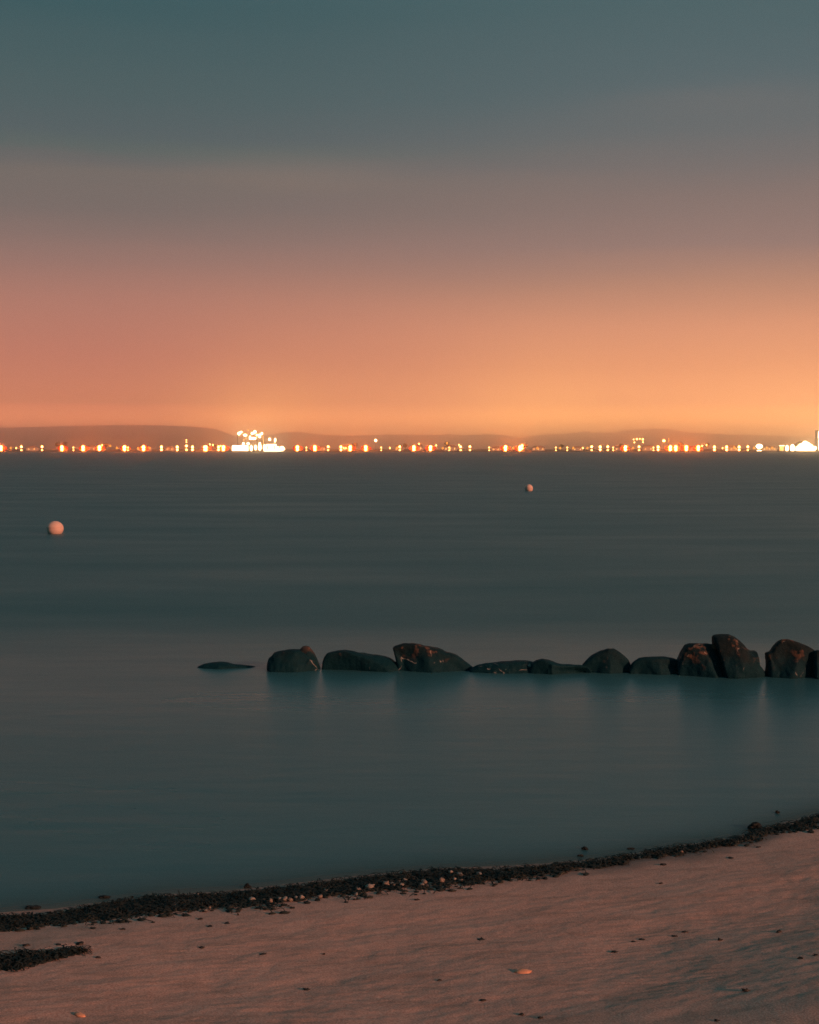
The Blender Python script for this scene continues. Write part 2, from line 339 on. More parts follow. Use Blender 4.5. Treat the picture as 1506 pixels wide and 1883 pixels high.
vo = n.new('ShaderNodeTexVoronoi'); vo.feature = 'DISTANCE_TO_EDGE'; vo.inputs['Scale'].default_value = 1.5
nv = n.new('ShaderNodeMix'); nv.data_type = 'RGBA'; nv.inputs[0].default_value = 0.12; l.new(geo.outputs['Position'], nv.inputs[6]); l.new(n2.outputs['Color'], nv.inputs[7]); l.new(nv.outputs[2], vo.inputs[0])
vein = n.new('ShaderNodeMapRange'); l.new(vo.outputs['Distance'], vein.inputs[0]); vein.inputs[1].default_value = 0.012; vein.inputs[2].default_value = 0.0
vm = n.new('ShaderNodeMath'); vm.operation = 'MULTIPLY'; l.new(vein.outputs[0], vm.inputs[0]); l.new(pat.outputs[0], vm.inputs[1])
ra = n.new('ShaderNodeMix'); ra.data_type = 'RGBA'; ra.inputs[6].default_value = (0.002, 0.030, 0.040, 1); ra.inputs[7].default_value = (0.010, 0.020, 0.022, 1); l.new(dry.outputs[0], ra.inputs[0])
pd = n.new('ShaderNodeMath'); pd.operation = 'MULTIPLY'; l.new(pat.outputs[0], pd.inputs[0]); l.new(dry.outputs[0], pd.inputs[1])
rb = n.new('ShaderNodeMix'); rb.data_type = 'RGBA'; rb.inputs[7].default_value = (0.17, 0.085, 0.055, 1); l.new(ra.outputs[2], rb.inputs[6]); l.new(pd.outputs[0], rb.inputs[0])  # bare rock patches, with the warm side light put into their tint
rc = n.new('ShaderNodeMix'); rc.data_type = 'RGBA'; rc.inputs[7].default_value = (0.4, 0.36, 0.32, 1); l.new(rb.outputs[2], rc.inputs[6]); l.new(vm.outputs[0], rc.inputs[0])
l.new(rc.outputs[2], b.inputs['Base Color']); b.inputs['Roughness'].default_value = 0.75; b.inputs['Specular IOR Level'].default_value = 0.15
bp = n.new('ShaderNodeBump'); bp.inputs['Strength'].default_value = 0.9; bp.inputs['Distance'].default_value = 0.05; l.new(n2.outputs[0], bp.inputs['Height']); l.new(bp.outputs[0], b.inputs['Normal'])
m_rock = m

A_ = lambda p: (340 + p[0] / 3.765, 1140 + p[1] / 3.765)
B_ = lambda p: (700 + p[0] / 3.765, 1140 + p[1] / 3.765)
C_ = lambda p: (1060 + p[0] / 3.377, 1120 + p[1] / 3.377)
ROCKS = [   # zoom, waterline row, half depth, outline from left foot over the top to right foot, label
    (A_, 1231.5, 0.50, [(70, 342), (88, 325), (130, 305), (190, 295), (240, 290), (290, 295), (330, 305), (380, 310), (440, 317), (480, 325), (520, 333), (560, 340)], "low flat dark rock barely breaking the water at the left end of the breakwater"),
    (A_, 1236, 0.55, [(570, 350), (567, 300), (580, 262), (600, 245), (615, 225), (640, 218), (700, 210), (750, 205), (790, 207), (830, 220), (862, 245), (880, 290), (888, 340)], "block shaped dark boulder with a flat level top beside the low flat rock"),
    (A_, 1234, 0.40, [(775, 340), (782, 250), (795, 205), (815, 185), (838, 180), (858, 183), (872, 202), (890, 226), (910, 260), (925, 295), (938, 340)], "small round topped boulder with a sheer orange lit right face, behind the block shaped boulder"),
    (A_, 1236, 0.60, [(945, 345), (953, 290), (968, 255), (985, 232), (1020, 220), (1060, 213), (1110, 207), (1150, 212), (1200, 225), (1260, 240), (1330, 245), (1390, 255), (1430, 272), (1465, 300), (1495, 345)], "long dark boulder sloping down to the right, marked with small pale orange chips"),
    (B_, 1238, 0.70, [(112, 345), (106, 280), (95, 235), (84, 197), (95, 183), (130, 175), (160, 163), (220, 160), (270, 167), (300, 178), (340, 185), (390, 195), (430, 208), (455, 222), (490, 228), (520, 240), (560, 265), (600, 292), (640, 325)], "large wedge shaped boulder with an overhanging left side and pale vertical vein"),
    (B_, 1239, 0.45, [(615, 345), (660, 315), (720, 300), (780, 296), (830, 292), (890, 287), (950, 283), (1010, 285), (1055, 292), (1090, 325)], "low rugged rock with a yellow orange crest right of the wedge shaped boulder"),
    (B_, 1242, 0.50, [(1030, 345), (1050, 300), (1080, 278), (1120, 268), (1160, 275), (1210, 293), (1260, 303), (1330, 308), (1390, 312), (1440, 330), (1460, 350)], "low smooth dark rock with a long tail, left of the domed boulder"),
    (C_, 1241, 0.55, [(20, 375), (40, 338), (60, 320), (110, 285), (160, 258), (195, 243), (235, 245), (270, 265), (300, 290), (325, 315), (345, 370)], "dome shaped boulder with a smooth rounded top and faint brown patch"),
    (C_, 1243, 0.50, [(325, 380), (345, 340), (360, 325), (390, 303), (430, 296), (500, 296), (560, 300), (610, 308), (650, 325), (670, 380)], "low dark slab shaped boulder with a level top between two taller ones"),
    (C_, 1246, 0.60, [(620, 400), (630, 320), (645, 290), (660, 255), (680, 230), (710, 215), (750, 211), (800, 213), (850, 222), (870, 245), (888, 280), (905, 330), (915, 400)], "reddish flat topped boulder leaning against the tallest boulder"),
    (C_, 1247, 0.60, [(885, 400), (880, 300), (865, 250), (850, 215), (844, 172), (855, 160), (900, 156), (945, 155), (980, 170), (1010, 195), (1030, 215), (1055, 245), (1075, 257), (1115, 259), (1119, 310), (1135, 345), (1165, 385), (1185, 410)], "tallest boulder with a peaked head and stepped right shoulder"),
    (C_, 1250, 0.65, [(1178, 420), (1187, 360), (1189, 310), (1182, 270), (1210, 262), (1225, 235), (1250, 205), (1280, 187), (1310, 184), (1350, 195), (1400, 213), (1440, 230), (1470, 248), (1500, 275), (1515, 330), (1520, 420)], "broad boulder with a reddish lit top right of the water gap in the breakwater"),
    (C_, 1252, 0.55, [(1468, 420), (1475, 320), (1484, 262), (1500, 254), (1540, 262), (1590, 280), (1640, 310), (1680, 350), (1700, 420)], "dark boulder cut off by the right edge of the photo"),
]
BARE_LIT = [0, 0.05, 0.75, 0.2, 0.42, 0.65, 0.0, 0.22, 0.0, 0.40, 0.22, 0.36, 0.25]  # bare rock per boulder, raised where warm highlights are painted in
for ri, (zf, row, hd, pts, label) in enumerate(ROCKS):
    front = at_z(753, row).y; yc = front + hd * 0.75
    P = [at_y(*zf(p), yc) for p in pts]
    out = [(p.x, p.z) for p in P]
    out = [(out[0][0] - 0.02, -0.7)] + out + [(out[-1][0] + 0.02, -0.7)]
    o_ = np.array(out); seg = np.r_[0, np.cumsum(np.hypot(*np.diff(o_, axis=0).T))]
    q = np.linspace(0, seg[-1], 110); px_ = np.interp(q, seg, o_[:, 0]); pz_ = np.interp(q, seg, o_[:, 1])
    cx = (px_.min() + px_.max()) / 2
    ts = np.sin(np.linspace(-1, 1, 43) * math.pi / 2)
    verts = []
    for ti in ts:
        s = max(1e-3, (1 - abs(ti) ** 2.6)) ** (1 / 2.4)
        for a, z in zip(px_, pz_):
            verts.append(Vector((cx + (a - cx) * (0.30 + 0.70 * s if s > 0.02 else 0.3), yc + ti * hd * (1 + 0.10 * math.sin(3 * a + ri)), -0.7 + (z + 0.7) * s)))
    # split faces: cut the front and back with a few planes
    rr_ = np.random.default_rng(100 + ri); zt = max(p[1] for p in out); wx_ = px_.max() - px_.min()
    for c in range(9):
        nrm = Vector((rr_.uniform(-0.6, 0.6), -1.0 if c < 6 else 1.0, rr_.uniform(-0.1, 0.8))).normalized()
        pt = Vector((cx + rr_.uniform(-0.42, 0.42) * wx_, yc - (1 if c < 6 else -1) * hd * rr_.uniform(0.6, 0.92), zt * rr_.uniform(0.25, 0.7)))
        for i, v in enumerate(verts):
            dd = (v - pt).dot(nrm)
            if dd > 0: verts[i] = v - nrm * dd * 0.85 * min(1.0, max(0.0, abs(v.y - yc) / hd - 0.12) * 2.2)
    # chips, facets and weathering, kept small at the outline
    k = len(q)
    for i, v in enumerate(verts):
        p = v * 1.7 + Vector((ri * 7.1, 3.3, 0))
        f1 = mn.noise(p) * 0.040 + mn.noise(p * 2.6) * 0.028 + mn.noise(p * 6) * 0.012 + mn.noise(p * 14) * 0.005
        cell = mn.voronoi(p * 1.5)[0]; f1 += (cell[1] - cell[0] - 0.35) * 0.035
        d = Vector((v.x - cx, v.y - yc, v.z + 0.1)); d.normalize()
        edge = 0.22 + 0.9 * min(1, abs(v.y - yc) / hd * 1.6)
        verts[i] = v + d * f1 * edge
    faces = [tuple(int(j) for j in f) for f in grid_faces(k, 43)]
    faces += [tuple(range(k)), tuple(range(42 * k, 43 * k))[::-1]]
    r = mesh_obj("boulder", [Vector((v.x - cx, v.y - yc, v.z)) for v in verts], faces, m_rock, smooth=True); r.location = (cx, yc, 0); r.color = (BARE_LIT[ri], 0, 0, 1)
    tag(r, label, "boulder", "boulders of the breakwater")

# ------------------------------------------------------------------ buoys
m_buoy, nt, n, l, b = material("faded_orange_plastic")
nz = n.new('ShaderNodeTexNoise'); nz.inputs['Scale'].default_value = 4; nz.inputs['Detail'].default_value = 4
mxn = n.new('ShaderNodeMix'); mxn.data_type = 'RGBA'; mxn.inputs[6].default_value = (0.80, 0.48, 0.38, 1); mxn.inputs[7].default_value = (0.88, 0.58, 0.47, 1); l.new(nz.outputs[0], mxn.inputs[0]); l.new(mxn.outputs[2], b.inputs['Base Color'])
b.inputs['Roughness'].default_value = 0.6
m_rope = plain("wet_rope", (0.10, 0.09, 0.07), 0.9)
def lathe(prof, nseg=32):
    v = []; f = []
    for r, z in prof:
        for i in range(nseg): a = 2 * math.pi * i / nseg; v.append((r * math.cos(a), r * math.sin(a), z))
    for j in range(len(prof) - 1):
        for i in range(nseg): i2 = (i + 1) % nseg; f.append((j * nseg + i, j * nseg + i2, (j + 1) * nseg + i2, (j + 1) * nseg + i))
    f.append(tuple(range(nseg))[::-1]); f.append(tuple((len(prof) - 1) * nseg + i for i in range(nseg)))
    return v, f
def buoy(px, py, wpx, hpx, tilt, label):
    p = at_z(px, py); R = wpx / 2 / F * p.y; top = hpx / F * p.y
    e = empty("buoy", p); e.rotation_euler = (0, tilt, 0)
    prof = []
    for i in range(15):
        a = -math.pi / 2 * 0.75 + (math.pi / 2 * 0.75 + math.pi / 2 * 0.985) * i / 14
        z = math.sin(a); r = math.cos(a)
        zz = z * (top - 0.60 * R) + 0.60 * R if z > 0 else z * R * 0.9 + 0.60 * R
        prof.append((R * r, zz))
        if i == 7: prof.append((R * r * 1.012, zz + 0.01))
    v, f = lathe(prof); mesh_obj("float_body", v, f, m_buoy, e, True)
    mb = MB(); mb.bar((0, 0, -0.3 * R), (0.15 * R, -0.3 * R, -1.4), 0.02); mb.build("mooring_rope", m_rope, e)
    tag(e, label, "buoy", "orange buoys on the water"); return e
buoy(102, 981.5, 31, 23.5, math.radians(-4), "larger and nearer orange round buoy floating at the left of the open water")
buoy(972, 903, 15, 12.5, math.radians(6), "smaller and farther orange round buoy floating below the lit far shore")

# ------------------------------------------------------------------ weed along the tide line
def weed_mat(name, a, c):
    m, nt, n, l, b = material(name)
    nz = n.new('ShaderNodeTexNoise'); nz.inputs['Scale'].default_value = 7; nz.inputs['Detail'].default_value = 5
    tcn = n.new('ShaderNodeTexCoord'); l.new(tcn.outputs['Object'], nz.inputs[0])
    mr_ = n.new('ShaderNodeMapRange'); l.new(nz.outputs[0], mr_.inputs[0]); mr_.inputs[1].default_value = 0.35; mr_.inputs[2].default_value = 0.7
    mxn = n.new('ShaderNodeMix'); mxn.data_type = 'RGBA'; mxn.inputs[6].default_value = (*a, 1); mxn.inputs[7].default_value = (*c, 1)
    l.new(mr_.outputs[0], mxn.inputs[0]); l.new(mxn.outputs[2], b.inputs['Base Color']); b.inputs['Roughness'].default_value = 0.7; b.inputs['Specular IOR Level'].default_value = 0.2
    return m
m_weed = weed_mat("seaweed", (0.007, 0.018, 0.020), (0.044, 0.044, 0.035))
_ico = bmesh.new(); bmesh.ops.create_icosphere(_ico, subdivisions=2, radius=1.0)
IV = np.array([v.co[:] for v in _ico.verts]); IF = np.array([[v.index for v in f.verts] for f in _ico.faces]); _ico.free()
_ico = bmesh.new(); bmesh.ops.create_icosphere(_ico, subdivisions=1, radius=1.0)
JV = np.array([v.co[:] for v in _ico.verts]); JF = np.array([[v.index for v in f.verts] for f in _ico.faces]); _ico.free()
def rand_rot(r):
    a, b_, c = r.uniform(0, 2 * np.pi, 3); ca, sa, cb, sb, cc, s_ = np.cos(a), np.sin(a), np.cos(b_), np.sin(b_), np.cos(c), np.sin(c)
    return np.array([[ca, -sa, 0], [sa, ca, 0], [0, 0, 1]]) @ np.array([[1, 0, 0], [0, cb, -sb], [0, sb, cb]]) @ np.array([[cc, -s_, 0], [s_, cc, 0], [0, 0, 1]])
def weed_heap(samples, size, seed, strands=1.0):
    """lumps and bent strands of weed at ground points, one mesh"""
    r = np.random.default_rng(seed); VV = []; FF = []; base = 0
    for (x, y) in samples:
        z = float(ground(x, y)); s = size * r.uniform(0.45, 1.25)
        v = JV * (1 + r.uniform(-0.35, 0.35, (len(JV), 1))); v = v @ rand_rot(r) * np.array([s * r.uniform(0.8, 1.7), s, s * r.uniform(0.30, 0.62)])
        a = r.uniform(-0.5, 0.9); v = v @ np.array([[np.cos(a), np.sin(a), 0], [-np.sin(a), np.cos(a), 0], [0, 0, 1]])
        VV.append(v + [x, y, z + 0.2 * s]); FF.append(JF + base); base += len(JV)
        if r.random() < strands:
            L = r.uniform(0.05, 0.16); a = r.uniform(0, 2 * np.pi); w = r.uniform(0.003, 0.008); bend = r.uniform(-1.5, 1.5); hh = r.uniform(0.01, 0.035)
            c = []; px_, py_ = x, y
            for i in range(5):
                q = i / 4; hz_ = z + 0.012 + hh * math.sin(q * math.pi) * 1.0
                nx_, ny_ = -np.sin(a + bend * q), np.cos(a + bend * q)
                c += [[px_ + nx_ * w, py_ + ny_ * w, hz_], [px_ - nx_ * w, py_ - ny_ * w, hz_ + 0.004]]
                px_ += np.cos(a + bend * q) * L / 4; py_ += np.sin(a + bend * q) * L / 4
            c = np.array(c); VV.append(c)
            f = []
            for i in range(4): f += [[2 * i, 2 * i + 1, 2 * i + 3], [2 * i, 2 * i + 3, 2 * i + 2]]
            FF.append(np.array(f) + base); base += len(c)
    return np.concatenate(VV), np.concatenate(FF)
UPPER = [(-200, 1708), (0, 1688), (100, 1684), (160, 1669), (220, 1656), (300, 1648), (400, 1645), (500, 1635), (600, 1622), (700, 1611), (800, 1600), (900, 1600), (1000, 1594), (1100, 1583), (1200, 1566), (1300, 1551), (1350, 1546), (1385, 1526), (1420, 1523), (1506, 1499), (1700, 1452)]
LOWER = [(-200, 1735), (0, 1714), (160, 1702), (260, 1690), (350, 1678), (500, 1667), (600, 1657), (700, 1644), (800, 1636), (900, 1622), (1000, 1611), (1100, 1598), (1200, 1579), (1300, 1563), (1400, 1543), (1506, 1526), (1700, 1478)]
ux, uy = zip(*UPPER); lx_, ly_ = zip(*LOWER)
samples = []; r = np.random.default_rng(5)
while len(samples) < 6200:
    px = r.uniform(-180, 1680); a = np.interp(px, ux, uy); b_ = np.interp(px, lx_, ly_)
    e = 2.2 * perlin(np.array([px * 0.035]), np.array([1.5]))[0] * 4 + r.normal(0, 1.2)
    q = r.uniform(-0.02, 1.0) if r.random() < 0.94 else 1.0 + abs(r.normal(0, 0.28)); py = a + q * (b_ - a + e * 0.8) - 1
    p = at_z(px, py, 0.03)
    if px > 1000 and q > 0.62 and r.random() < 0.45: continue
    if perlin(np.array([px * 0.02 + 9]), np.array([py * 0.12]))[0] + 0.5 * perlin(np.array([px * 0.06]), np.array([py * 0.3]))[0] > (0.30 if px < 700 else 0.14) and r.random() < 0.85: continue
    samples.append((p.x, p.y))
Vw, Fw = weed_heap(samples, 0.032, 21)
tag(np_mesh("seaweed", Vw, Fw, m_weed), "dark band of washed up seaweed along the waterline", "seaweed", kind='stuff')
POLY = [(-60, 1764), (0, 1757), (60, 1752), (150, 1749), (150, 1751), (130, 1756), (90, 1768), (30, 1783), (-60, 1788)]
samples = []
while len(samples) < 620:
    px = r.uniform(-60, 152); top = np.interp(px, [-60, 0, 60, 150], [1764, 1757, 1752, 1749]); bot = np.interp(px, [-60, 30, 90, 130, 152], [1789, 1783, 1768, 1756, 1751])
    py = r.uniform(top, bot + r.normal(0, 1.0)); p = on_ground(px, py); samples.append((p.x, p.y))
Vw, Fw = weed_heap(samples, 0.026, 22)
tag(np_mesh("seaweed", Vw, Fw, m_weed), "short tapering strip of dark seaweed on the sand at the left edge", "seaweed", kind='stuff')

# landmarks that say where along the picture a small thing lies
MARKS = [(0, 90, "at the left edge of the photo"), (90, 200, "under the larger buoy"), (200, 350, "right of the larger buoy"), (350, 480, "under the low flat rock"), (480, 590, "under the block shaped boulder"),
         (590, 720, "under the long sloping boulder"), (720, 865, "under the wedge shaped boulder"), (865, 975, "under the low rugged rock"), (975, 1070, "under the smooth tailed rock"),
         (1070, 1160, "under the domed boulder"), (1160, 1250, "under the slab shaped boulder"), (1250, 1310, "under the reddish leaning boulder"), (1310, 1405, "under the tallest boulder"), (1405, 1507, "under the rightmost boulders")]
def mark(px): return next(t for a, b_, t in MARKS if a <= px < b_)
ORD = ["leftmost", "second from left", "third from left", "fourth from left", "fifth from left", "sixth from left", "seventh from left", "eighth from left"]
def label_all(items, what, where):
    """items: (px, py, object); what(px) words; same words -> told apart from left to right"""
    cells = {}
    for it in items: cells.setdefault((where(it[0], it[1]), what(it)), []).append(it)
    for (w, kind), its in cells.items():
        its.sort(key=lambda i: i[0])
        for k, it in enumerate(its): it[2]['label'] = "%s %s" % (kind, w) if len(its) == 1 else "%s %s, %s" % (kind, w, ORD[k])

def pebble_mesh(name, sx, sy, sz, mat, seed, rough=0.18):
    r_ = np.random.default_rng(seed); v = IV * (1 + 0.0 * IV)
    off = Vector((seed * 3.7, seed * 1.3, 0)); d = np.array([mn.noise(Vector(p) * 1.6 + off) * rough * 2 + mn.noise(Vector(p) * 4 + off) * rough * 0.6 for p in v])
    v = v * (1 + d)[:, None] * [sx, sy, sz]
    o = np_mesh(name, v, IF, mat); o.rotation_euler = (r_.uniform(-0.2, 0.2), r_.uniform(-0.2, 0.2), r_.uniform(-0.6, 0.6)); return o
m_pale = [plain("pale_stone", c, 0.6) for c in ((0.34, 0.27, 0.22), (0.24, 0.17, 0.13), (0.19, 0.18, 0.165))]
PALE = [(464, 1660, 11, 7), (498, 1662, 6, 7), (514, 1657, 8, 5), (524, 1657, 9, 5), (534, 1658, 8, 4), (544, 1655, 6, 5), (555, 1655, 8, 6), (659, 1640, 8, 5), (655, 1648, 6, 4), (680, 1636, 14, 7), (710, 1630, 12, 7), (723, 1630, 10, 5),
        (739, 1631, 9, 4), (780, 1626, 10, 5), (776, 1631, 8, 5), (745, 1623, 6, 5), (812, 1625, 10, 8), (846, 1612, 10, 5), (836, 1621, 6, 5), (848, 1623, 8, 4), (922, 1609, 6, 4), (946, 1606, 7, 3), (385, 1673, 5, 5), (378, 1677, 6, 3), (829, 1607, 8, 4), (588, 1652, 8, 4), (880, 1611, 9, 5), (600, 1641, 7, 4), (1253, 1569, 7, 3), (1365, 1543, 5, 3), (1455, 1519, 8, 3)]
items = []
for i, (px, py, w, h) in enumerate(PALE):
    p = on_ground(px, py); s = p.y / F; o = pebble_mesh("pale_stone", w * s * 0.62, w * s * 0.55, h * s * 0.72, m_pale[i % 3], i + 1, 0.32)
    o.location = p + Vector((0, 0, h * s * 0.45 + 0.012)); tag(o, cat="stone", group="pale stones in the seaweed band"); items.append((px, py, o, w))
label_all(items, lambda it: "larger pale stone in the seaweed" if it[3] >= 9 else "tiny pale stone in the seaweed", lambda a, b_: mark(a))

m_scrap = weed_mat("dried_weed", (0.014, 0.016, 0.016), (0.10, 0.075, 0.06))
SCRAPS = [(1432, 1714, 9, 7), (1373, 1822, 13, 8), (1324, 1729, 9, 7), (1473, 1763, 8, 7), (1500, 1757, 8, 4), (1215, 1625, 6, 4), (1220, 1591, 9, 4), (1318, 1878, 9, 7), (1131, 1751, 12, 3), (1165, 1732, 7, 3), (808, 1803, 8, 4), (889, 1840, 12, 4),
          (959, 1866, 9, 6), (994, 1872, 9, 6), (565, 1820, 10, 5), (483, 1755, 12, 3), (596, 1755, 5, 5), (886, 1728, 12, 3), (767, 1655, 8, 4), (418, 1698, 10, 3), (224, 1709, 11, 3), (368, 1691, 7, 5), (386, 1704, 9, 3), (438, 1683, 4, 6),
          (372, 1743, 9, 3), (50, 1739, 13, 5), (146, 1737, 13, 7), (108, 1738, 12, 3), (181, 1761, 10, 4), (1395, 1558, 8, 3), (1345, 1578, 12, 3), (1260, 1714, 10, 4), (1240, 1722, 10, 3), (1180, 1728, 9, 3)]
items = []
for i, (px, py, w, h) in enumerate(SCRAPS):
    p = on_ground(px, py); s = p.y / F; o = pebble_mesh("weed_scrap", w * s * 0.58, w * s * 0.5, h * s * 0.5, m_scrap, 60 + i, 0.55)
    o.location = p + Vector((0, 0, h * s * 0.02)); tag(o, cat="weed scrap", group="dark weed scraps on the sand"); items.append((px, py, o, w))
def zone(px, py):
    top = np.interp(px, lx_, ly_)
    z = "just below the seaweed" if py < top + 48 else ("low near the bottom edge" if py > 1790 else "midway down the sand")
    return z + ", " + mark(px)
label_all(items, lambda it: "dark weed lump" if it[3] >= 10 else "tiny weed scrap", zone)

m_floatweed = weed_mat("floating_weed", (0.008, 0.012, 0.013), (0.02, 0.022, 0.02))
def clump(px, py, w, h, label, seed):
    p = at_z(px, py); s = p.y / F; r_ = np.random.default_rng(seed); VV = []; FF = []; base = 0
    for k in range(max(7, int(w * 1.3))):
        a = r_.uniform(-0.5, 0.5) * w * s; u = 1 - (2 * a / (w * s)) ** 2
        v = JV * (1 + r_.uniform(-0.35, 0.35, (len(JV), 1))) @ rand_rot(r_) * [w * s * 0.17 + 0.012, w * s * 0.17 + 0.012, h * s * 0.3]
        VV.append(v + [a, r_.uniform(-0.2, 0.2) * w * s, r_.uniform(0.0, 0.75) * h * s * u]); FF.append(JF + base); base += len(JV)
    o = np_mesh("seaweed_clump", np.concatenate(VV), np.concatenate(FF), m_floatweed); o.location = p
    tag(o, label, "seaweed clump", "seaweed clumps in the shallows")
clump(455, 1632, 9, 9, "small dark weed clump alone in shallow water under the low flat rock", 1)
clump(1075, 1562, 9, 6, "small dark weed clump in the shallows under the domed boulder, farther from the sand", 2)
clump(1067, 1574, 8, 4, "tiny dark weed clump in the shallows beneath the smooth tailed rock", 3)
clump(1160, 1561, 10, 3, "thin flat dark weed clump in the shallows under the slab shaped boulder", 4)
clump(1429, 1495, 8, 5, "tiny dark weed clump farthest out in the shallows at the right", 5)
clump(1388, 1524, 22, 13, "largest dark weed clump standing at the left end of the weed spit on the right", 6)
clump(1347, 1552, 30, 9, "long dark weed heap at the water's edge under the tallest boulder", 7)
clump(1305, 1557, 14, 9, "rounded dark weed heap at the water's edge under the reddish leaning boulder", 8)
clump(192, 1650, 16, 5, "flat dark weed clump at the water's edge right of the larger buoy", 9)
clump(60, 1669, 22, 4, "long flat weed clump in the shallows left of the larger buoy", 10)
clump(829, 1600, 9, 5, "small dark weed knob on the seaward edge of the band under the wedge shaped boulder", 11)

m_shell = plain("orange_stone", (0.75, 0.34, 0.20), 0.6)
for k, (px, py, w, h, lab) in enumerate([(147, 1868, 26, 8, "flat orange stone lying on the sand in the bottom left corner"), (962, 1788, 32, 7, "long flat orange stone half sunk in the sand, low in the middle")]):
    p = on_ground(px, py); s = p.y / F; o = pebble_mesh("flat_stone", w * s * 0.5, w * s * 0.28, 0.018, m_shell, 200 + k, 0.15); o.location = p + Vector((0, 0, 0.006)); tag(o, lab, "stone")

# ------------------------------------------------------------------ the lit far shore
LD = SHORE + 14            # lamps stand this far away
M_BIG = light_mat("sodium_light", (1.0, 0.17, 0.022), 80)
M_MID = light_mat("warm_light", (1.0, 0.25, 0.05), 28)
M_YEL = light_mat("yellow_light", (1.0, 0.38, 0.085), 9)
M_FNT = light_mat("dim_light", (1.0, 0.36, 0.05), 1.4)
M_WHT = light_mat("white_light", (1.0, 0.58, 0.24), 15)
M_SHED = light_mat("warm_white_glow", (1.0, 0.66, 0.34), 7)
M_WIN = light_mat("lit_window", (1.0, 0.50, 0.14), 2.2)
m_steel = plain("galvanised_steel", (0.25, 0.24, 0.22), 0.6)
m_wall = plain("pale_render", (0.55, 0.48, 0.41), 0.85)
m_roof = plain("clay_roof", (0.36, 0.24, 0.19), 0.85)
m_ship = plain("white_ship_paint", (0.75, 0.74, 0.72), 0.45)
me_head = bpy.data.meshes.new("lamp_head_or_reflection"); me_head.from_pydata([tuple(v) for v in JV * 1.0], [], [tuple(int(i) for i in f) for f in JF])
me_head = None
def head_mesh(mat):
    if mat.name not in HEADS:
        me = bpy.data.meshes.new("lamp_head_or_reflection"); me.from_pydata([tuple(v) for v in IV], [], [tuple(int(i) for i in f) for f in IF]); me.materials.append(mat)
        me.polygons.foreach_set('use_smooth', [True] * len(me.polygons)); HEADS[mat.name] = me
    return HEADS[mat.name]
HEADS = {}
pm = MB(); pm.bar((0, 0, 0), (0, 0, 1), 1.0, 6); po = pm.build("lamp_post", m_steel); ME_POST = po.data; bpy.data.objects.remove(po)
m_halo = plain("halo_orange", (0.60, 0.065, 0.010), 0.8)  # colour of the glare round big lamps, put on an added disc
def halo_disc():
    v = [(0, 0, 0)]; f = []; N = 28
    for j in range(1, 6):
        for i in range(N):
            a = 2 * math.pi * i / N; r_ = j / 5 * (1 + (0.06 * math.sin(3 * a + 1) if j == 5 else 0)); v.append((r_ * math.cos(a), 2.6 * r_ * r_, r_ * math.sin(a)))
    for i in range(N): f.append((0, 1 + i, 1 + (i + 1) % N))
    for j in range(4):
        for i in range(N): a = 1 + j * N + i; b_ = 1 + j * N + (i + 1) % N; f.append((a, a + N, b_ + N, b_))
    o = mesh_obj("lamp_halo", v, f, m_halo, smooth=True); me = o.data; bpy.data.objects.remove(o); return me
ME_HALO = halo_disc()
def child(name, me, parent, loc, scale):
    o = bpy.data.objects.new(name, me); o.location = loc; o.scale = scale; C.objects.link(o); o.parent = parent; return o
MPX = LD / F               # metres per photo pixel out there
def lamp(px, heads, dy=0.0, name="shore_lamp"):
    """heads: lamps and their reflections as (row, width px, height px, material)"""
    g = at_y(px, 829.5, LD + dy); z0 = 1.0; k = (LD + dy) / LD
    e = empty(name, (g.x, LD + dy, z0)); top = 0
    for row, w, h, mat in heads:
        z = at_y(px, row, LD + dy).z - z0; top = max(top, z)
        child("lamp_head_or_reflection", head_mesh(mat), e, (0, -0.4, z), (w / 2 * MPX * k, w / 2 * MPX * k, h / 2 * MPX * k))
    if len(heads) > 1 and heads[0][3] is M_BIG:  # added disc behind a big lamp stands for its halo
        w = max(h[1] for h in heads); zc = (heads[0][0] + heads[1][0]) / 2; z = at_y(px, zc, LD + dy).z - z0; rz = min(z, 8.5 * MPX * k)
        child("lamp_halo", ME_HALO, e, (0, 0.5 + w / 2 * MPX, z), (w * 1.8 * MPX * k, 1.0, rz))
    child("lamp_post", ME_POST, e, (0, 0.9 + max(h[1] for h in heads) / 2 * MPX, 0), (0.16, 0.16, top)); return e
B2 = lambda y=822.3, w=5.4: [(y, w, 6.4, M_BIG), (y + 4.6, w * 0.92, 5.6, M_BIG)]  # in these pairs the lower glowing head is the upper lamp's reflection
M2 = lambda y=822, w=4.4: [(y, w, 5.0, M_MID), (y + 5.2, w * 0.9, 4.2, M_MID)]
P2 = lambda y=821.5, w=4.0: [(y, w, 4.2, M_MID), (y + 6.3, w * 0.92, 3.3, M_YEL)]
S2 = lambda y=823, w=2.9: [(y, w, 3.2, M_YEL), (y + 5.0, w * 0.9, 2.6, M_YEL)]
S1 = lambda y=824, w=2.6, h=3.6: [(y, w, h, M_YEL)]
F1 = lambda y=824, w=4.0, h=5: [(y, w, h, M_FNT)]
KIND = {'B': (B2, "big glowing orange lamp"), 'M': (M2, "medium warm lamp"), 'P': (P2, "bright yellow lamp with reflection"), 'S': (S2, "small yellow lamp with reflection"), 'T': (S1, "tiny single yellow lamp"), 'F': (F1, "faint dim orange lamp")}
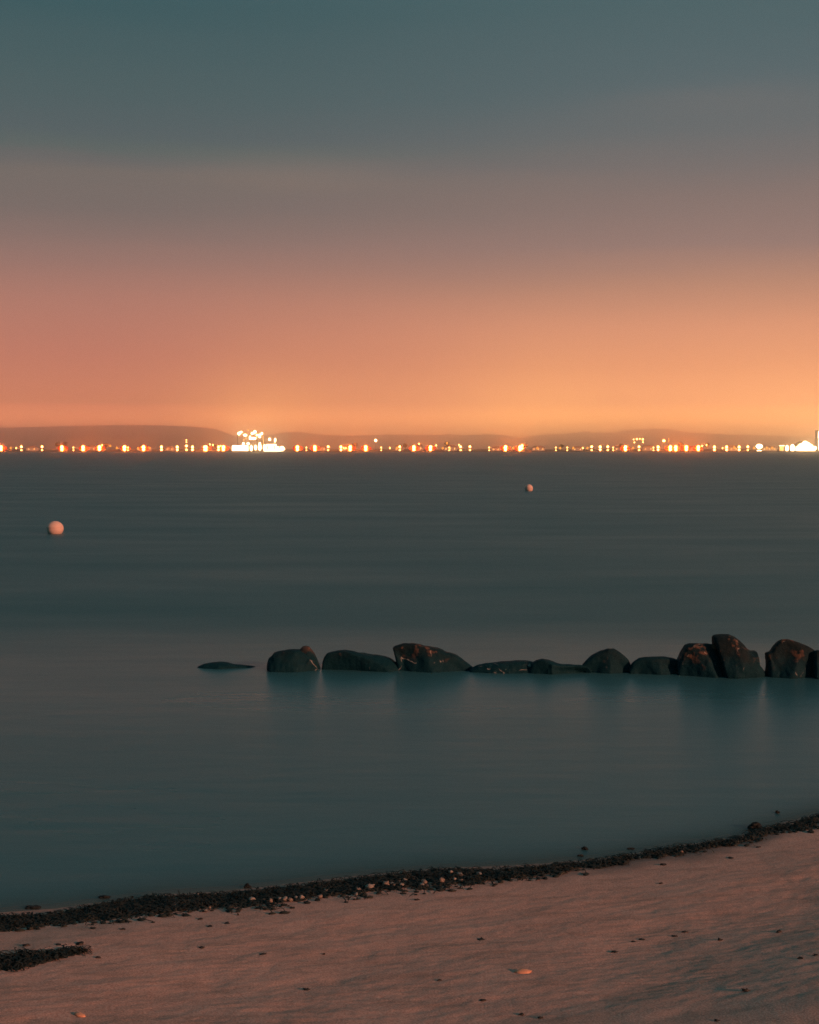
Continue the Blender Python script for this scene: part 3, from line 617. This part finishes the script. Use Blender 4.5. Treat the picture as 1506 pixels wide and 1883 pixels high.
LAMPS = [('B', 2), ('F', 20), ('T', 30), ('P', 39.5), ('P', 77.5), ('B', 114), ('S', 135), ('B', 153), ('B', 183), ('T', 188, 818.5), ('F', 203, 820), ('F', 215), ('B', 229), ('S', 235.5), ('B', 264), ('M', 297), ('M', 326), ('M', 354), ('M', 376),
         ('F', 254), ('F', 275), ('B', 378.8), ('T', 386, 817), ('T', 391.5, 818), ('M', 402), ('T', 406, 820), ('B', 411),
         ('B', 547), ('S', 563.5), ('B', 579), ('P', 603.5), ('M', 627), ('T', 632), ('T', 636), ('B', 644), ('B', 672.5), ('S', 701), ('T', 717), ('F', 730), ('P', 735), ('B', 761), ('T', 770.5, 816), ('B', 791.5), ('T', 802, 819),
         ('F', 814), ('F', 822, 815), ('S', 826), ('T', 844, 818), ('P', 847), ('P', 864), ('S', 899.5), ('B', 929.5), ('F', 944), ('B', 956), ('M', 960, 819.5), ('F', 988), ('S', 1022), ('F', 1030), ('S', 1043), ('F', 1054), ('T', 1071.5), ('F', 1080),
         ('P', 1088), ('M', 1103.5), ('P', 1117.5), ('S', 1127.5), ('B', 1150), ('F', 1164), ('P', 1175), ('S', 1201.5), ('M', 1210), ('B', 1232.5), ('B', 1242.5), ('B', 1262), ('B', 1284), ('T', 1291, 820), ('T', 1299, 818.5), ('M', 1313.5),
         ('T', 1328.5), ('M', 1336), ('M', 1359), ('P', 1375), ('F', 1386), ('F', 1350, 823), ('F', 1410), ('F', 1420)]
SEGS = [(-9, 426, "left of the lit plant"), (426, 691, "between the ship and white hill light"), (691, 940, "just right of the white hill light"), (940, 1176, "left of the light gantry"), (1176, 1305, "right of the light gantry"), (1305, 1600, "left of the blazing hall")]
NTH = ["first", "second", "third", "fourth", "fifth", "sixth", "seventh", "eighth", "ninth", "tenth", "eleventh", "twelfth"]
count = {}
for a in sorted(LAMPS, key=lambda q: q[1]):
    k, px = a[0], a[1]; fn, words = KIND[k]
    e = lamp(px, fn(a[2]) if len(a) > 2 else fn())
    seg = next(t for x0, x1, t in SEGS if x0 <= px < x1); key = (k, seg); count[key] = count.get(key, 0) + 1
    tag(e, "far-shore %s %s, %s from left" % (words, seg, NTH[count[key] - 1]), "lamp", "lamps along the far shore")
def single(px, heads, label, name="shore_lamp", dy=0): tag(lamp(px, heads, dy, name), label, "lamp", "lamps along the far shore")
single(691, [(809.8, 4.6, 4.6, M_WHT)], "single white lamp high on the hillside, above the shore lamps", dy=60)
single(343, [(809, 2.6, 2.6, M_YEL), (813, 2.6, 2.6, M_YEL), (820, 5.0, 4.0, M_MID), (827, 4.6, 4.2, M_YEL)], "column of four yellow lamps left of the lit plant")
single(1220.5, [(810.5, 5.0, 4.6, M_MID)], "bright round lamp on a tall mast right of the gantry", dy=20)
single(1229, [(808, 2.2, 3.5, M_FNT), (812, 2.2, 2.5, M_FNT)], "dim reddish lamp on a tall mast right of the gantry", dy=20)
single(1396, [(820.8, 12, 8.5, M_WHT), (829, 9, 3.4, M_WHT)], "large round white floodlight left of the blazing hall")  # lower disc is the floodlight's reflection, given its own glow
single(1447, [(824.5, 5.6, 12.0, M_WHT)], "narrow tall white light just left of the tall oval light by the hall")
single(1457, [(824.0, 8.5, 14.0, M_WHT)], "tall oval white light standing at the left end of the blazing hall")
single(462, [(823.0, 5.0, 8.0, M_WHT), (827, 4.0, 5.0, M_WHT)], "white quay lamp right of the long lit shed", "quay_lamp")
single(470, [(823.0, 4.5, 9.0, M_WHT)], "middle white quay lamp between the lit shed and the ship", "quay_lamp")
single(477.8, [(822.0, 6.0, 13.0, M_WHT), (815.5, 4.0, 4.0, M_WHT)], "tall white quay lamp next to the ship's stern", "quay_lamp")

# gantry of high lights
g0 = at_y(1174, 829.5, LD + 18); e = empty("light_gantry", (g0.x, LD + 18, 1.0)); mb = MB()
xs = [at_y(p, 820, LD + 18).x - g0.x for p in (1165, 1183)]; zt = at_y(1174, 807, LD + 18).z - 1.0
for x in xs: q = MB(); q.bar((x, 0.6, 0), (x, 0.6, zt), 0.22); q.build("gantry_post", m_steel, e)
q = MB(); q.bar((xs[0], 0.6, zt), (xs[1], 0.6, zt), 0.22); q.bar((xs[0], 0.6, zt - 1.5), (xs[1], 0.6, zt - 1.5), 0.15); q.build("gantry_beam", m_steel, e)
for px, py, s in ((1165, 808, 2.6), (1171, 807.5, 3.6), (1176.5, 807, 2.6), (1182, 808, 3.8), (1166.5, 813.5, 2.8), (1182.3, 813, 2.6)):
    p = at_y(px, py, LD + 18); child("lamp_head_or_reflection", head_mesh(M_YEL), e, (p.x - g0.x, -0.3, p.z - 1.0), (s / 2 * MPX,) * 3)
tag(e, "gantry carrying a row of small high yellow lights right of centre", "gantry")

# industrial plant with floodlit platforms
PD = LD + 40; g0 = at_y(458, 829.5, PD); e = empty("industrial_plant", (g0.x, PD, 1.0)); k = PD / F
def pl(px, py): p = at_y(px, py, PD); return p.x - g0.x, p.z - 1.0
for (x0, x1, yt) in ((436, 447, 795), (449, 472, 798), (473, 483, 797)):
    mb = MB(); a, zt = pl(x0, yt); c, _ = pl(x1, yt)
    for x in (a, c):
        for y in (0.0, 7.0): mb.bar((x, y, 0), (x, y, zt), 0.22)
    nl = 5
    for i in range(nl):
        z0, z1 = zt * i / nl, zt * (i + 1) / nl
        mb.bar((a, 0, z1), (c, 0, z1), 0.14); mb.bar((a, 0, z0), (c, 0, z1), 0.10); mb.bar((a, 7, z1), (c, 7, z1), 0.14)
    mb.build("lattice_tower", m_steel, e)
for (x0, x1, yy) in ((437, 446, 800), (452, 471, 808), (474, 482, 804), (440, 460, 818)):
    a, z = pl(x0, yy); c, _ = pl(x1, yy); MB().box(a + .3, c - .3, 0.4, 6.6, z - 0.35, z).build("platform", m_steel, e)
v, f = lathe([(3.0, 0), (3.2, 0.3), (3.2, 9), (2.6, 10.4), (1.0, 11.2)], 20); o = mesh_obj("storage_tank", v, f, m_ship, e, True); o.location = (pl(466, 800)[0], 12, 0)
for px, py, w, h in ((439.7, 797.2, 5.4, 6), (443.5, 794.5, 4.6, 3.6), (451, 800.2, 7, 4.4), (464, 797, 5.4, 4), (468.7, 794.3, 6, 5.5), (472.6, 800.3, 3.6, 3.6), (477.4, 800, 4.6, 4.4), (477.8, 803.4, 4.2, 4.2), (481.6, 797.2, 3.8, 4.6), (460, 803, 3, 3), (447.6, 815.7, 4.6, 4.2), (456.3, 815.7, 5.4, 4.2)):
    x, z = pl(px, py); child("floodlight", head_mesh(M_WHT), e, (x, -1.2, z), (w / 2 * k, w / 2 * k, h / 2 * k))
x, z = pl(464.5, 806.2); MB().box(x - 6.2 * k, x + 6.2 * k, -1.9, -0.9, z - 2.0 * k, z + 2.0 * k).build("light_bar", M_WHT, e)
for px, py in ((456.8, 790.5), (452.5, 806), (449, 809)):
    x, z = pl(px, py); child("marker_light", head_mesh(M_FNT), e, (x, -0.8, z), (1.1 * k, 1.1 * k, 1.5 * k))
tag(e, "floodlit industrial plant with lattice towers behind the quay", "industrial plant")
# lit mast by the ship
g1 = at_y(484.2, 829.5, PD - 4); e = empty("lit_mast", (g1.x, PD - 4, 1.0)); zt = at_y(484, 800, PD).z - 1
MB().bar((0, 0.4, 0), (0, 0.4, zt), 0.25).build("mast_pole", m_steel, e)
MB().box(-0.5, 0.5, -0.5, 0.1, 2, zt - 1).build("mast_glow", M_FNT, e); tag(e, "thin yellow lit mast rising between the plant and the ship", "mast")  # glowing strip added in place of the light the mast catches

# long lit shed on the quay
def shed(name, x0, x1, ytop, d, label, cat, mat):
    g = at_y((x0 + x1) / 2, 829.8, d); w = (x1 - x0) / 2 * d / F; z = at_y(x0, ytop, d).z - 1.0; e = empty(name, (g.x, d, 1.0))
    MB().box(-w, w, 3.2, 9, 0, z * 0.92).box(-w, -w + 0.4, 0.2, 3.19, 0, z * 0.92).box(w - 0.4, w, 0.2, 3.19, 0, z * 0.92).build("wall", m_wall, e)
    MB().prism([(-w - 0.6, z * 0.92 + .01), (w + 0.6, z * 0.92 + .01), (w - 1.0, z), (-w + 1.0, z)], -0.6, 9.5).build("roof", m_roof, e)
    MB().box(-w + 0.5, w - 0.5, 2.2, 3.1, 0.4, z * 0.9).build("lit_opening", mat, e)
    tag(e, label, cat); return e
shed("quay_shed", 426, 457, 818, LD + 4, "long low quay shed with a white lit open front below the plant", "shed", M_SHED)

# ship at the quay, bow to the right
SD = SHORE - 22; g0 = at_y(505, 829.8, SD); e = empty("moored_ship", (g0.x, SD, 0)); k = SD / F
L = 19.5 * k; zs = lambda row: at_y(505, row, SD).z
def hull_sec(x):
    u = x / L; b_ = 5.0 * (1 - max(0, (u - 0.35) / 0.65) ** 2.2) * (1 if u > -0.9 else 0.85); return max(0.15, b_)
v = []; f = []; nx_ = 25
for i in range(nx_):
    x = -L + 2 * L * i / (nx_ - 1); bb = hull_sec(x); sh = zs(826.0) + 1.4 * max(0, x / L) ** 2 * 1.5
    rk = 2.2 * max(0, (x / L - 0.5)) * 2
    v += [(x, -bb, sh), (x - rk, -bb * 0.82, -0.8), (x - rk, bb * 0.82, -0.8), (x, bb, sh)]
for i in range(nx_ - 1):
    a = 4 * i
    for j in range(4): f.append((a + j, a + (j + 1) % 4, a + 4 + (j + 1) % 4, a + 4 + j))
f += [(0, 3, 2, 1), tuple(4 * (nx_ - 1) + j for j in range(4))]
mesh_obj("hull", v, f, m_ship, e)
MB().box(-L * 0.92, L * 0.45, -4.2, 4.2, zs(826) + .01, zs(820.6)).build("deckhouse", m_ship, e)
MB().box(-L * 0.80, L * 0.20, -3.6, 3.6, zs(820.6) + .01, zs(816.4)).build("upper_deck", m_ship, e)
MB().box(-L * 0.1, L * 0.05, -1.5, 1.5, zs(816.4) + .01, zs(812.5)).build("funnel", m_ship, e)
for x0, x1 in ((-0.90, -0.70), (-0.58, -0.08), (0.04, 0.44)):  # panes enlarged into glowing panels to stand for the floodlit walls
    MB().box(L * x0, L * x1, -4.35, -4.21, zs(825.6), zs(821.0)).build("saloon_window_glow", M_SHED, e)
MB().box(-L * 0.79, L * 0.19, -3.75, -3.61, zs(820.2), zs(816.9)).build("bridge_window_glow", M_SHED, e)  # glowing band, likewise enlarged for the floodlit upper walls
MB().box(-L * 0.98, L * 0.62, -5.35, -5.12, zs(829.6), zs(826.6)).build("hull_glow", M_SHED, e)  # glowing band added in place of floodlight falling on the hull
for px, py, w, h in ((496.4, 808, 4.6, 5.2), (506.7, 809.5, 3.4, 7.5), (487, 823, 5, 11), (519, 824.5, 8, 8), (523, 825.5, 3, 3)):
    p = at_y(px, py, SD); child("deck_light", head_mesh(M_WHT), e, (p.x - g0.x, -5.6, p.z), (w / 2 * k, w / 2 * k, h / 2 * k))
for px in (496.4, 506.7):
    x = (px - 505) * k; MB().bar((x, -4.2, zs(820.6)), (x, -4.2, zs(809)), 0.18).build("deck_mast", m_steel, e)
tag(e, "brightly lit white ship moored at the quay right of the plant", "ship")

# blazing hall and tower at the right
HD = LD + 20; g0 = at_y(1481, 829.5, HD); e = empty("harbour_hall", (g0.x, HD, 1.0)); k = HD / F
hp = lambda px, py: ((px - 1481) * k, at_y(px, py, HD).z - 1.0)
body = [hp(1463, 829.8), hp(1501, 829.8), hp(1501, 822), hp(1479.5, 812.5), hp(1463, 822)]
MB().prism([(x, max(0, z)) for x, z in body], 3, 30).build("wall", m_wall, e)
rf = MB()
for (a, c) in ((hp(1461, 823.0), hp(1479.5, 811.6)), (hp(1479.5, 811.6), hp(1503, 823.0))):
    rf.prism([(a[0], a[1] + .05), (c[0], c[1] + .05), (c[0], c[1] + 0.75), (a[0], a[1] + 0.75)], 2.4, 31)
rf.build("roof", m_roof, e)
gl = [hp(1464.5, 829.0), hp(1499.5, 829.0), hp(1499.5, 822.6), hp(1479.5, 813.2), hp(1464.5, 822.6)]
MB().prism([(x, max(0.3, z)) for x, z in gl], 2.7, 2.95).build("glass_front", M_WHT, e)
for px, py, w, h in ((1468, 827, 9, 7), (1478, 826, 14, 10), (1490, 826, 12, 8), (1498, 824, 6, 7), (1480, 815, 10, 8), (1472, 819.5, 9, 7), (1489, 820, 10, 7), (1485, 817, 8, 7)):  # lights by the roofline are added to round the gable into a bright blob
    x, z = hp(px, py); child("floodlight", head_mesh(M_WHT), e, (x, -1.5, z), (w / 2 * k, w / 3 * k, h / 2 * k))
tag(e, "blazing white gabled hall with a glazed front at the right end of the shore", "hall")
g0 = at_y(1516, 829.5, HD + 12); e = empty("tower_block", (g0.x, HD + 12, 1.0)); k = (HD + 12) / F; zt = at_y(1516, 792, HD + 12).z - 1
MB().box(-12.5 * k, 12.5 * k, 0, 16, 0, zt).build("wall", m_wall, e); MB().box(-13 * k, 13 * k, -0.4, 16.4, zt + .01, zt + 0.8).build("roof", m_roof, e)
for i in range(3):
    z1 = at_y(1516, 793.5 + i * 4.2, HD + 12).z - 1; z0 = at_y(1516, 797.0 + i * 4.2, HD + 12).z - 1
    MB().box(-12 * k, 12 * k, -0.3, -0.05, z0, z1).build("window_or_glow", M_SHED, e)
for i in range(3):
    MB().box(-11 * k, 11 * k, -0.3, -0.05, 1.5 + i * 6.4, 6.2 + i * 6.4).build("window_or_glow", M_SHED, e)  # lower bands glow in place of the bright haze around the tower
tag(e, "tall lit tower block at the right edge above the blazing hall", "tower block")

# small lit shelter
g0 = at_y(1437.5, 829.5, LD); e = empty("waiting_shelter", (g0.x, LD, 1.0)); k = LD / F; z = at_y(1437, 819, LD).z - 1
for x in (-4.4 * k, 4.4 * k): MB().box(x - 0.3, x + 0.3, 0, 3, 0, z - 1.0).build("post", m_steel, e)
MB().box(-5 * k, 5 * k, -0.5, 4, z - 0.99, z).build("roof", m_wall, e); MB().box(-4.8 * k, 4.8 * k, -0.9, -0.52, z - 1.0, z - 0.1).build("roof_light", M_SHED, e)
MB().box(-4.2 * k, 4.2 * k, 2.4, 2.6, 0.6, z - 1.4).build("lit_panel", M_WIN, e)
tag(e, "small open shelter with a bright roof edge left of the blazing hall", "shelter")

# low houses strung out behind the lamps
def house(px, wpx, hpx, d, label, nwin):
    g = at_y(px, 829.5, d); k = d / F; w = wpx / 2 * k; h = hpx * k; e = empty("shore_house", (g.x, d, 1.3))
    MB().box(-w, w, 0, 8, -0.3, h * 0.66).build("wall", m_wall, e)
    MB().prism([(-w - 0.5, h * 0.66 + .01), (w + 0.5, h * 0.66 + .01), (w * 0.55, h), (-w * 0.55, h)], -0.5, 8.5).build("roof", m_roof, e)
    for i in range(nwin):
        x = -w + (i + 0.5) * 2 * w / nwin; MB().box(x - 0.7, x + 0.7, -0.16, -0.02, h * 0.22, h * 0.48).build("window_or_glow", M_WIN, e)
    tag(e, label, "house", "low houses behind the far shore lamps")
HOUSES = [(58, 20, 9, 2, "low pale house behind the gap between the first lamps with reflections at far left"), (168, 18, 10, 2, "low house between two big orange lamps under the left hill"), (264, 26, 9, 3, "wide house glowing around the big lamp under the hill's crest"), (312, 16, 8, 2, "small house left of the column of four yellow lamps"),
          (592, 16, 9, 2, "low house between lamps just right of the ship"), (634, 20, 11, 3, "house lit orange left of the big lamp below the white hill light"), (733, 14, 11, 2, "narrow house right of the white hill light"), (770, 14, 13, 2, "tall narrow house between the two rectangular big lamps"),
          (828, 24, 11, 3, "wide house under the small knoll on the ridge"), (912, 18, 8, 2, "low house left of the big lamp over the smaller buoy"), (990, 24, 9, 3, "wide low house right of the triple lamp cluster"), (1062, 20, 8, 2, "low house under the far hill's notch"),
          (1138, 16, 9, 2, "low house left of the gantry of high lights"), (1192, 20, 10, 2, "pale house right of the gantry of high lights"), (1272, 16, 9, 2, "low house between the big lamps right of the gantry"), (1345, 26, 10, 3, "wide house under the right hill"), (1415, 28, 9, 3, "wide low house right of the round white floodlight")]
for px, w, h, nw, lab in HOUSES: house(px, w, h, LD + 24 + (px * 7 % 13), lab, nw)

# trees catching the lamplight
m_leaf = plain("tree_leaves", (0.10, 0.10, 0.05), 0.9); m_bark = plain("tree_bark", (0.12, 0.09, 0.07), 0.9)
def tree(px, top, wpx, d, label, seed):
    g = at_y(px, 829.5, d); k = d / F; h = (829.5 - top) * k; w = wpx / 2 * k; e = empty("shore_tree", (g.x, d, 1.2)); r_ = np.random.default_rng(seed)
    mb = MB(); mb.bar((0, 0, 0), (0.2, 0, h * 0.55), 0.28, 6)
    for a in range(4): q = a * 1.6 + seed; mb.bar((0.1, 0, h * 0.35), (math.cos(q) * w * 0.5, math.sin(q) * w * 0.5, h * 0.65), 0.12, 5)
    mb.build("trunk", m_bark, e); v = []; f = []
    for i in range(420):
        u = r_.normal(0, 1, 3); u /= np.linalg.norm(u); rr_ = r_.random() ** 0.45 * (0.75 + 0.35 * mn.noise(Vector(u) * 1.8 + Vector((seed, 0, 0))))
        p = np.array([0, 0, h * 0.66]) + u * rr_ * [w, w, h * 0.36]; R_ = rand_rot(r_); s = r_.uniform(0.25, 0.6); b0 = len(v)
        for q in ((-1, -.6, 0), (1, -.6, 0), (1, .6, 0.2), (-1, .6, 0.2)): v.append(tuple(p + np.array(q) * s @ R_))
        f.append((b0, b0 + 1, b0 + 2, b0 + 3))
    mesh_obj("crown", v, f, m_leaf, e); tag(e, label, "tree", "trees by the far shore lamps")
TREES = [(106, 812, 15, "lamp lit tree left of the big lamp near the larger buoy"), (119, 811, 15, "lamp lit tree right of the big lamp near the larger buoy"), (195, 814, 16, "dim tree between lamps under the left hill"), (395, 816, 16, "dim tree just left of the lit plant"),
         (653, 813, 14, "lamp lit tree right of the big lamp below the white hill light"), (745, 814, 12, "tree lit from the right by a big rectangular lamp"), (822, 810, 16, "taller orange lit tree under the small knoll on the ridge"), (966, 815, 14, "tree right of the triple lamp cluster"),
         (1032, 816, 14, "dim tree between faint lamps right of the smaller buoy"), (1142, 815, 12, "tree lit by the big lamp left of the gantry"), (1252, 812, 14, "lamp lit tree between the twin big lamps and the next one"), (1300, 813, 12, "tree right of the last big orange lamp, left of the right hill")]
for i, (px, top, w, lab) in enumerate(TREES): tree(px, top, w, LD + 9, lab, i + 3)

# ------------------------------------------------------------------ evening haze over the bay
me = MB().box(-16000, 16000, -400, 26500, -4, 362)
haze = me.build("haze", None); tag(haze, kind='stuff')
hm = bpy.data.materials.new("haze"); hm.use_nodes = True; hn = hm.node_tree.nodes; hn.clear()
pv = hn.new('ShaderNodeVolumePrincipled'); pv.inputs['Color'].default_value = (1.0, 1.0, 1.0, 1); pv.inputs['Density'].default_value = 0.00014; pv.inputs['Anisotropy'].default_value = 0.978
ho = hn.new('ShaderNodeOutputMaterial'); hm.node_tree.links.new(pv.outputs[0], ho.inputs['Volume']); haze.data.materials.append(hm)
